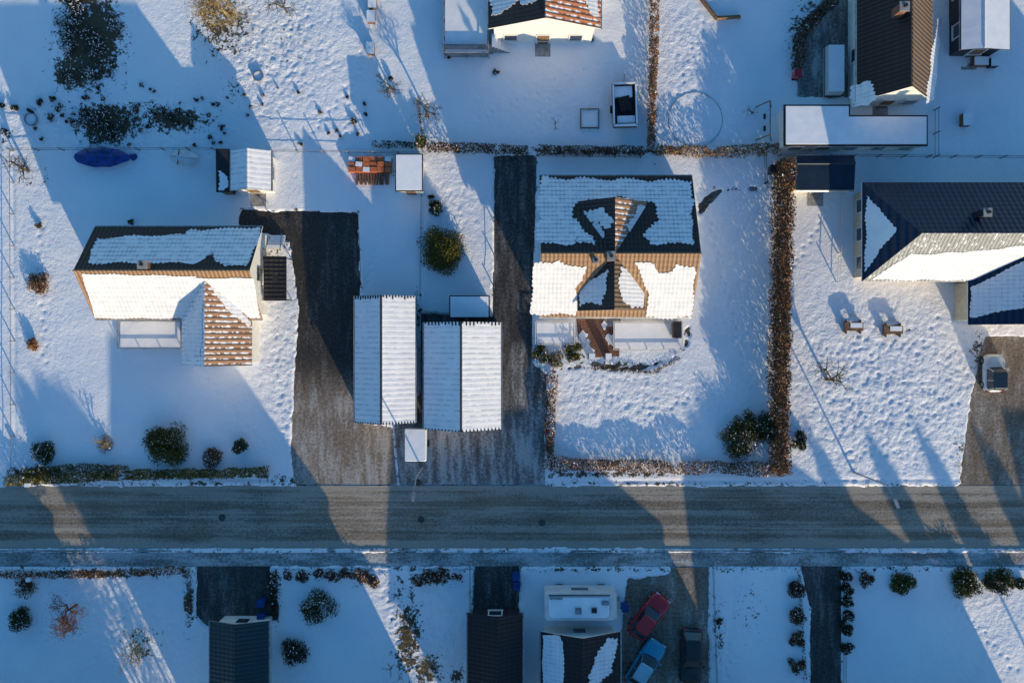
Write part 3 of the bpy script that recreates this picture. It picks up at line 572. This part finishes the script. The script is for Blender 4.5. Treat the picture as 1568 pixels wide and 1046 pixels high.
hedge('low_hedge',[(0,876),(60,878),(150,876),(285,870)],.6,.8,('bO','bA','bB'),230,.15); hedge('low_hedge',[(288,868),(292,932)],.6,.8,('bB','bA'),260,.1); hedge('low_hedge',[(418,872),(424,940)],.7,.8,('bB','gB'),300,.1)
hedge('ivy_hedge',[(1275,0),(1245,30),(1222,58),(1216,110)],1.2,1.2,('gB','bB','bA'),260,.05); hedge('low_hedge',[(640,160),(650,215)],.3,.6,('bB','bA'),140,.1)
hedge('low_hedge',[(1222,870),(1232,1045)],.25,.4,('bB',),120,.2); hedge('low_hedge',[(905,562),(1000,570),(1040,548)],.3,.35,('gB','bA'),160,.2)
bare_tree('bare_tree',350,25,6.0,1.0,'barkY',5,4,.16,(('yg','bA'),2200,.06)); bare_tree('bare_tree',45,262,4.6,1.0,'bark',4,4,.14); bare_tree('bare_tree',1264,580,6.0,.9,'bark',4,4,.14)
bare_tree('bare_tree',118,925,6.0,.95,'barkR',5,4,.13,(('bA','bO'),700,.05)); bare_tree('bare_tree',215,985,5.0,1.0,'barkY',4,4,.1,(('yg','bA'),300,.05)); bare_tree('bare_tree',600,138,4.0,.9,'bark',4,4,.1); bare_tree('bare_tree',656,178,5.0,.9,'bark',4,4,.11)
bare_tree('bare_tree',160,675,3,1.0,'barkY',3,4,.07); bare_tree('bare_tree',850,190,2.2,.9,'bark',3,3,.05); bare_tree('bare_tree',655,1000,3.0,1.0,'barkY',4,3,.05); bare_tree('bare_tree',600,1020,2.6,1,'bark',3,3,.05)
bare_tree('bare_tree',440,20,4.6,1,'bark',4,4,.1); bare_tree('bare_tree',1150,175,2.6,.8,'bark',3,3,.06)
for (x,y,r,z0_,hh_) in ((1560,1310,15,7.0,3.2),(1660,1330,16,7.4,3.2),(1740,1330,15,7.2,3.4),(1840,1350,18,7.2,3.4),(455,1347,46,8.0,4.0),(400,1330,24,9,2.5),(1395,1270,42,6.5,3.6)): bush('added_shade_tree',x,y,r,hh_,('gB','gC'),3.0,.02,.14,z0_)  # unseen evergreens added south of the frame to throw shadow bars and patches
bare_tree('street_tree',320,1260,9,.8,'bark',5,4,.2,(('bB','bA'),1500,.1))
# ---------------------------------------------------------------- fences, lamps, furniture
def fence(name,pts,h=1.0,m='grey',step=2.0,rails=(.35,.85)):
    mb=MB()
    for (p,q) in zip(pts[:-1],pts[1:]):
        a=Vector(W(*p)); b=Vector(W(*q)); L=(b-a).length; n=max(1,int(L/step))
        for i in range(n+1): c=a+(b-a)*i/n; mb.box((c.x,c.y,h/2),(.08,.08,h),m)
        for r_ in rails: mb.tube(a+Vector((0,0,h*r_)),b+Vector((0,0,h*r_)),.025,.025,m,4)
    mb.obj(name)
fence('garden_fence',[(22,231),(330,230)],1.1); fence('garden_fence',[(418,233),(650,236)],1.0); fence('garden_fence',[(824,240),(980,242)],.9); fence('garden_fence',[(22,232),(24,715)],.8,'grey',2.6,(.85,)); fence('garden_fence',[(1190,240),(1568,243)],1.2)
fence('garden_fence',[(1428,170),(1428,242)],1.2); fence('garden_fence',[(757,242),(757,440)],.7,'grey',2.5,(.85,)); fence('garden_fence',[(646,300),(644,450)],.6,'grey',2.5,(.85,)); fence('garden_fence',[(550,325),(555,440)],.7,'wood',2.5,(.85,)); fence('garden_fence',[(1168,232),(1170,282),(1188,284)],1.1,'wood'); fence('garden_fence',[(1286,300),(1280,432)],1.0,'white')
fence('garden_fence',[(720,868),(720,940)],.8,'wood'); fence('garden_fence',[(1090,866),(1096,1045)],.8); fence('garden_fence',[(1290,990),(1290,1045)],.9,'wood')
def lamp(px,py,hgt,dx,dy):
    b=W(px,py); mb=MB(); mb.tube((b[0],b[1],0),(b[0],b[1],1.2),.11,.09,'metal',8); mb.tube((b[0],b[1],1.2),(b[0],b[1],hgt),.075,.05,'metal',8)
    mb.tube((b[0],b[1],hgt),(b[0]+dx,b[1]+dy,hgt+.2),.045,.04,'metal',6); a=math.atan2(dy,dx)
    mb.box((b[0]+dx*1.15,b[1]+dy*1.15,hgt+.2),(.75,.26,.14),'metal',a); mb.box((b[0]+dx*1.15,b[1]+dy*1.15,hgt+.12),(.45,.2,.04),'glass',a); mb.obj('street_lamp')
lamp(650,712,6,-.2,-1.3); lamp(1306,722,6.5,.5,-1.2)
for (x,y) in ((56,738),(58,880)):
    b=W(x,y); mb=MB(); mb.tube((b[0],b[1],0),(b[0],b[1],1.3),.04,.04,'metal'); mb.box((b[0],b[1],1.3),(.35,.3,.35),'silver',top='snow'); mb.obj('letter_box')
def wheelie(px,py,m='bin'):
    b=W(px,py); mb=MB(); mb.box((b[0],b[1],.5),(.5,.55,.95),m,random.uniform(-.3,.3),taper=1.12); mb.box((b[0],b[1]+.02,1.0),(.6,.66,.07),m,0); mb.tube((b[0]-.28,b[1]-.25,.1),(b[0]+.28,b[1]-.25,.1),.1,.1,'rubber',8); mb.obj('wheelie_bin')
for p in ((404,918),(404,940),(790,878),(791,892),(955,925),(1216,118),(1180,262)): wheelie(p[0],p[1],'red' if p[0]>1200 else ('bin' if p[0]!=1180 else 'dark'))
# vehicles
def ring(z,x0,x1,hw,cr=.3,n=5):
    pts=[]
    for (cx,cy,a0) in ((x1-cr,hw-cr,0),(x0+cr,hw-cr,90),(x0+cr,-hw+cr,180),(x1-cr,-hw+cr,270)):
        for i in range(n):
            a=math.radians(a0+90*i/(n-1)); pts.append((cx+cr*math.cos(a),cy+cr*math.sin(a),z))
    return pts
def car(name,px,py,ang,L,Wd,paint,roof=None,van=False,ht=1.45,hood=None):
    h_=L/2; w=Wd/2; c=W(px,py,.8); par=group(name,(c[0],c[1],0)); A=math.radians(ang); loc=(c[0],c[1],.03)
    def fin(mb,n,sm=False): mb.xf(A,loc); mb.obj(n,par,sm)
    mb=MB(); mb.loft([ring(.22,-h_+.1,h_-.12,w-.08,.35),ring(.45,-h_,h_,w,.45),ring(.68,-h_+.02,h_-.05,w-.01,.5),ring(.82,-h_+.1,h_-.2,w-.08,.5),ring(.86,-h_+.25,h_-.5,w-.16,.45)],paint); fin(mb,'body',True)
    x0,x1=(-h_+.15,h_*.30) if van else (-h_+.25,h_*.38); r0,r1=(-h_+.35,h_*.12) if van else (-h_+.75,h_*.05)
    mb=MB(); mb.loft([ring(.85,x0,x1,w-.12,.25),ring(ht-.06,r0,r1,w-.3,.22)],'glass'); fin(mb,'windows')
    mb=MB(); mb.loft([ring(ht-.07,r0-.03,r1+.03,w-.27,.22),ring(ht,r0+.06,r1-.05,w-.34,.2)],roof or paint); fin(mb,'roof')
    mb=MB()
    for s_ in (-1,1):
        for xx in (x1-.02,(x0+x1)/2-.1,x0+.05):
            t_=(xx-x0)/(x1-x0); mb.tube((xx,s_*(w-.12),.86),(r0+(r1-r0)*t_,s_*(w-.29),ht-.04),.035,.035,paint,4)
        mb.box((x1-.15,s_*(w+.07),.95),(.12,.18,.13),paint); mb.box((h_-.1,s_*(w-.35),.62),(.12,.35,.14),'silver'); mb.box((-h_+.06,s_*(w-.28),.66),(.1,.3,.16),'red')
        for xx in (-h_*.62,h_*.64): mb.tube((xx,s_*(w-.18),.31),(xx,s_*(w-.0),.31),.31,.31,'rubber',14); mb.tube((xx,s_*(w-.02),.31),(xx,s_*(w+.012),.31),.18,.18,'metal',10)
    mb.tube((x1+.05,-w*.5,.9),(x1-.02,w*.5,.9),.02,.02,'rubber',4); mb.box((h_*.7,0,.875),(.5,w*1.1,.012),paint)
    fin(mb,'trim_and_wheels')
M['ltblue']=m_plain('light_blue_glass_roof',(.30,.50,.6),.2,0,.1,1,.6)
car('red_car',994,944,52,4.2,1.8,'red'); car('blue_car',989,1016,58,4.3,1.8,'blue','ltblue'); car('dark_estate_car',1059,1005,-92,4.7,1.85,'black'); car('white_van',1524,571,90,3.2,1.75,'silver','glass',True,1.6)
c=W(888,925,2); par=group('camper_van',(c[0],c[1],0)); mb=MB(); mb.loft([ring(.35,-2.9,3.0,1.12,.25),ring(.5,-2.95,3.05,1.18,.3),ring(2.3,-2.95,3.0,1.18,.3),ring(2.62,-2.9,2.75,1.1,.35),ring(2.7,-2.7,2.5,.95,.3)],'silver'); mb.xf(0,(c[0],c[1],.03)); mb.obj('body',par,False)
mb=MB()
mb.loft([ring(2.702,-2.6,2.3,.85,.3),ring(2.74,-2.55,2.25,.8,.3)],'snow')
for (x,y,sx,sy) in ((-2.0,.75,1.0,.12),(-.2,-.25,.5,.5),(1.1,-.2,.45,.45),(2.0,.4,.55,.35)): mb.box((x,y,2.79),(sx,sy,.14),'grey'); mb.box((x,y,2.87),(sx*.8,sy*.8,.03),'dark' if sx<.5 else 'metal')
mb.box((-.3,-1.18,1.6),(1.2,.06,.6),'glass'); mb.box((1.5,-1.18,1.6),(1.0,.06,.6),'glass'); mb.box((0,1.19,1.6),(1.4,.06,.6),'glass'); mb.box((3.0,0,1.7),(.08,1.5,.7),'glass'); mb.tube((-2.6,1.0,2.75),(2.4,1.0,2.75),.05,.05,'dark',5)
for s_ in (-1,1):
    for x in (-1.6,1.9): mb.tube((x,s_*.95,.36),(x,s_*1.15,.36),.36,.36,'rubber',14)
mb.box((3.25,0,.5),(.5,.4,.12),'metal'); mb.xf(0,(c[0],c[1],.03)); mb.obj('fittings',par)
c=W(637,680,1.4); mb=MB(); mb.loft([ring(.4,-.85,.85,1.3,.08),ring(1.7,-.85,.85,1.3,.1)],'silver'); mb.loft([ring(1.70,-.9,.9,1.35,.12),ring(1.82,-.85,.85,1.3,.15)],'snow'); mb.tube((0,-1.3,.45),(.1,-2.3,.45),.05,.05,'metal')
for s_ in (-1,1): mb.tube((s_*.86,0,.3),(s_*1.0,0,.3),.3,.3,'rubber',12)
mb.xf(0,(c[0],c[1],.03)); mb.obj('box_trailer')
c=W(956,162,.7); mb=MB(); mb.box((0,0,.5),(1.9,3.4,.08),'dark')
for (x,y,sx,sy) in ((-.95,0,.14,3.5),(.95,0,.14,3.5),(0,1.75,2.0,.16),(0,-1.75,2.0,.2)): mb.box((x,y,.8),(sx,sy,.55),'wood',top='snow')
mb.box((-.1,1.1,.7),(1.5,.9,.4),'snow'); mb.box((.1,-1.2,.65),(1.5,.6,.35),'snow'); mb.box((0,.1,.75),(1.0,1.2,.4),'rubber',.2); mb.tube((0,1.8,.5),(.1,2.7,.5),.05,.05,'metal')
for s_ in (-1,1): mb.tube((s_*1.0,-.2,.3),(s_*1.15,-.2,.3),.32,.32,'rubber',12)
mb.xf(.03,(c[0],c[1],.1)); mb.obj('open_trailer')
frame('sandpit',889,917,167,196,.3,'wood')
c=W(1065,183,.2); mb=MB(); R_=2.3
for i in range(32):
    a=2*math.pi*i/32;b=2*math.pi*(i+1)/32; mb.tube((c[0]+R_*math.cos(a),c[1]+R_*math.sin(a),.14),(c[0]+R_*math.cos(b),c[1]+R_*math.sin(b),.14),.03,.03,'metal',5)
mb.obj('trampoline_ring')
c=W(1168,190); mb=MB()
for y in (1.4,-1.4):
    for x in (-.7,.7): mb.tube((c[0]+x,c[1]+y,0),(c[0],c[1]+y,2.0),.05,.05,'wood')
mb.tube((c[0],c[1]-1.4,2),(c[0],c[1]+1.4,2),.05,.05,'wood')
for y in (-.5,.5): mb.box((c[0],c[1]+y,.5),(.2,.45,.05),'dark'); mb.tube((c[0],c[1]+y-.2,.5),(c[0],c[1]+y-.2,2),.012,.012,'metal',3); mb.tube((c[0],c[1]+y+.2,.5),(c[0],c[1]+y+.2,2),.012,.012,'metal',3)
mb.obj('swing_set')
def boat(name,px,py,L,w,m,ang,hh=.7,snow=False):
    c=W(px,py); mb=MB(); rs=[]
    for (z,k) in ((.1,.55),(hh*.5,.95),(hh*.8,1.0),(hh,.6),(hh*1.12,.12)):
        r_=[]
        for i in range(24):
            a=2*math.pi*i/24; x=math.cos(a)*L/2*(.3+.7*k); y=math.sin(a)*w/2*k*(1-.35*max(0,math.cos(a))**2)*(1+.07*math.sin(9*a)); r_.append((x,y,z+.05*math.sin(5*a)*k))
        rs.append(r_)
    mb.loft(rs,m)
    if not snow: mb.loft([[(L*.5+.35*math.cos(a)*s2,.15+.3*math.sin(a)*s2*(1+.2*math.sin(3*a)),z) for a in [2*math.pi*i/12 for i in range(12)]] for z,s2 in ((.02,1.0),(.2,.9),(.28,.3))],m)
    else:
        mb.tube((-L*.2,-w*.5,hh*1.0),(-L*.2,w*.5,hh*1.0),.05,.05,'wood'); mb.tube((-L*.45,0,hh*1.1),(L*.45,0,hh*1.1),.03,.03,'metal')
    mb.xf(ang,(c[0],c[1],.05)); mb.obj(name)
boat('tarp_covered_boat',162,243,4.8,1.7,'tarp',0.0); boat('dinghy',287,244,2.6,1.3,'silver',-.1,.6,True)
mb=MB()
for i in range(6):
    for j in range(3): q=W(541+i*11,246+j*8); mb.box((q[0],q[1],.3+.05*((i+j)%3)),(.56,.40,.6+.1*((i*j)%3)),'orange',random.uniform(-.1,.1),top='snow' if (i*2+j*3)%5==0 else 'orange')
mb.obj('brick_stack')
mb=MB()
for i in range(12): q=W(548+i*4.3,272); mb.box((q[0],q[1],.2+.02*(i%3)),(.14,1.3,.3),'wood' if i%3 else 'brick',random.uniform(-.15,.15))
mb.obj('timber_pile')
for (x,y) in ((1302,500),(1362,505)):
    q=W(x,y); mb=MB(); mb.box((q[0],q[1],.72),(1.6,.7,.06),'wood',top='wood'); mb.box((q[0]+.2,q[1]+.1,.78),(1.0,.4,.05),'snow')
    for s_ in (-.6,.6): mb.box((q[0],q[1]+s_,.44),(1.6,.28,.05),'wood',top='snow'); mb.box((q[0]+s_,q[1],.36),(.08,1.2,.7),'wood')
    mb.obj('picnic_table')
for (x,y,r_) in ((50,184,.55),(397,118,.45)):
    q=W(x,y); mb=MB(); k=16; mb.loft([[(q[0]+rr*math.cos(2*math.pi*i/k),q[1]+rr*math.sin(2*math.pi*i/k),z) for i in range(k)] for rr,z in ((r_,0),(r_,.35),(r_*.86,.35),(r_*.84,.2))],'metal',True,False); mb.add([(q[0]+r_*.84*math.cos(2*math.pi*i/k),q[1]+r_*.84*math.sin(2*math.pi*i/k),.22) for i in range(k)],[list(range(k))],'snow'); mb.obj('fire_ring')
for (x,y) in ((570,30),(569,78),(572,8)): q=W(x,y); mb=MB(); mb.box((q[0],q[1],.35),(.6,.9,.7),'wood',top='snow'); mb.box((q[0],q[1],.72),(.7,1.0,.05),'grey',top='snow'); mb.obj('beehive')
q=W(1474,186); mb=MB(); mb.box((q[0],q[1],.4),(.7,1.0,.8),'wood',top='snow'); mb.box((q[0],q[1],.82),(.8,1.1,.05),'dark',top='snow'); mb.obj('storage_box')
q=W(1272,112); mb=MB(); mb.box((q[0],q[1],.7),(1.4,4.2,1.2),'silver',top='snow',taper=.92); mb.box((q[0],q[1],.4),(1.45,4.3,.1),'dark'); mb.obj('covered_trailer')
mb=MB(); p0=W(1070,-6,.4); p1=W(1097,28,.4); p2=W(1133,26,.4)
for a,b in ((p0,p1),(p1,p2)): mb.tube(a,b,.18,.18,'wood',6)
for a in (p0,p1,p2): mb.tube((a[0],a[1],0),a,.1,.1,'wood',6)
mb.obj('timber_swing_frame')
M['iron']=m_plain('iron_cover',(.07,.065,.06),.6,0,.5,8)
for (x,y) in ((645,795),(640,738),(830,800),(340,792)):
    q=W(x,y,.03); mb=MB(); k=18; mb.add([(q[0]+.30*math.cos(2*math.pi*i/k),q[1]+.30*math.sin(2*math.pi*i/k),.034) for i in range(k)],[list(range(k))],'iron'); mb.obj('manhole_cover')
# ---------------------------------------------------------------- world, sun, camera
w=bpy.data.worlds.new('World'); scene.world=w; w.use_nodes=True; nt=w.node_tree; bg=nt.nodes['Background']
sky=nt.nodes.new('ShaderNodeTexSky'); sky.sky_type='NISHITA'; sky.sun_disc=False; sky.sun_elevation=SUN_EL; sky.sun_rotation=math.atan2(SDX,SDY)
sky.dust_density=.5; sky.ozone_density=2.0
hs=nt.nodes.new('ShaderNodeHueSaturation'); hs.inputs['Saturation'].default_value=1.35; hs.inputs['Value'].default_value=1.35
nt.links.new(sky.outputs[0],hs.inputs['Color']); nt.links.new(hs.outputs[0],bg.inputs[0]); bg.inputs[1].default_value=.15
sd=bpy.data.lights.new('sun','SUN'); sd.energy=5; sd.angle=math.radians(.5); sd.color=(1,.82,.54)
so=bpy.data.objects.new('sun',sd); scene.collection.objects.link(so); ce=math.cos(SUN_EL)
so.rotation_euler=Vector((-SDX*ce,-SDY*ce,-math.sin(SUN_EL))).to_track_quat('-Z','Y').to_euler(); so.location=(30,-60,40)
cd=bpy.data.cameras.new('drone_camera'); cd.sensor_width=36; cd.lens=36*H/(1568/S); cd.clip_end=5000
co=bpy.data.objects.new('drone_camera',cd); co.location=(0,0,H); co.rotation_euler=(0,0,0); scene.collection.objects.link(co); scene.camera=co
scene.view_settings.view_transform='Standard'; scene.view_settings.look='None'; scene.view_settings.exposure=0; scene.view_settings.gamma=1
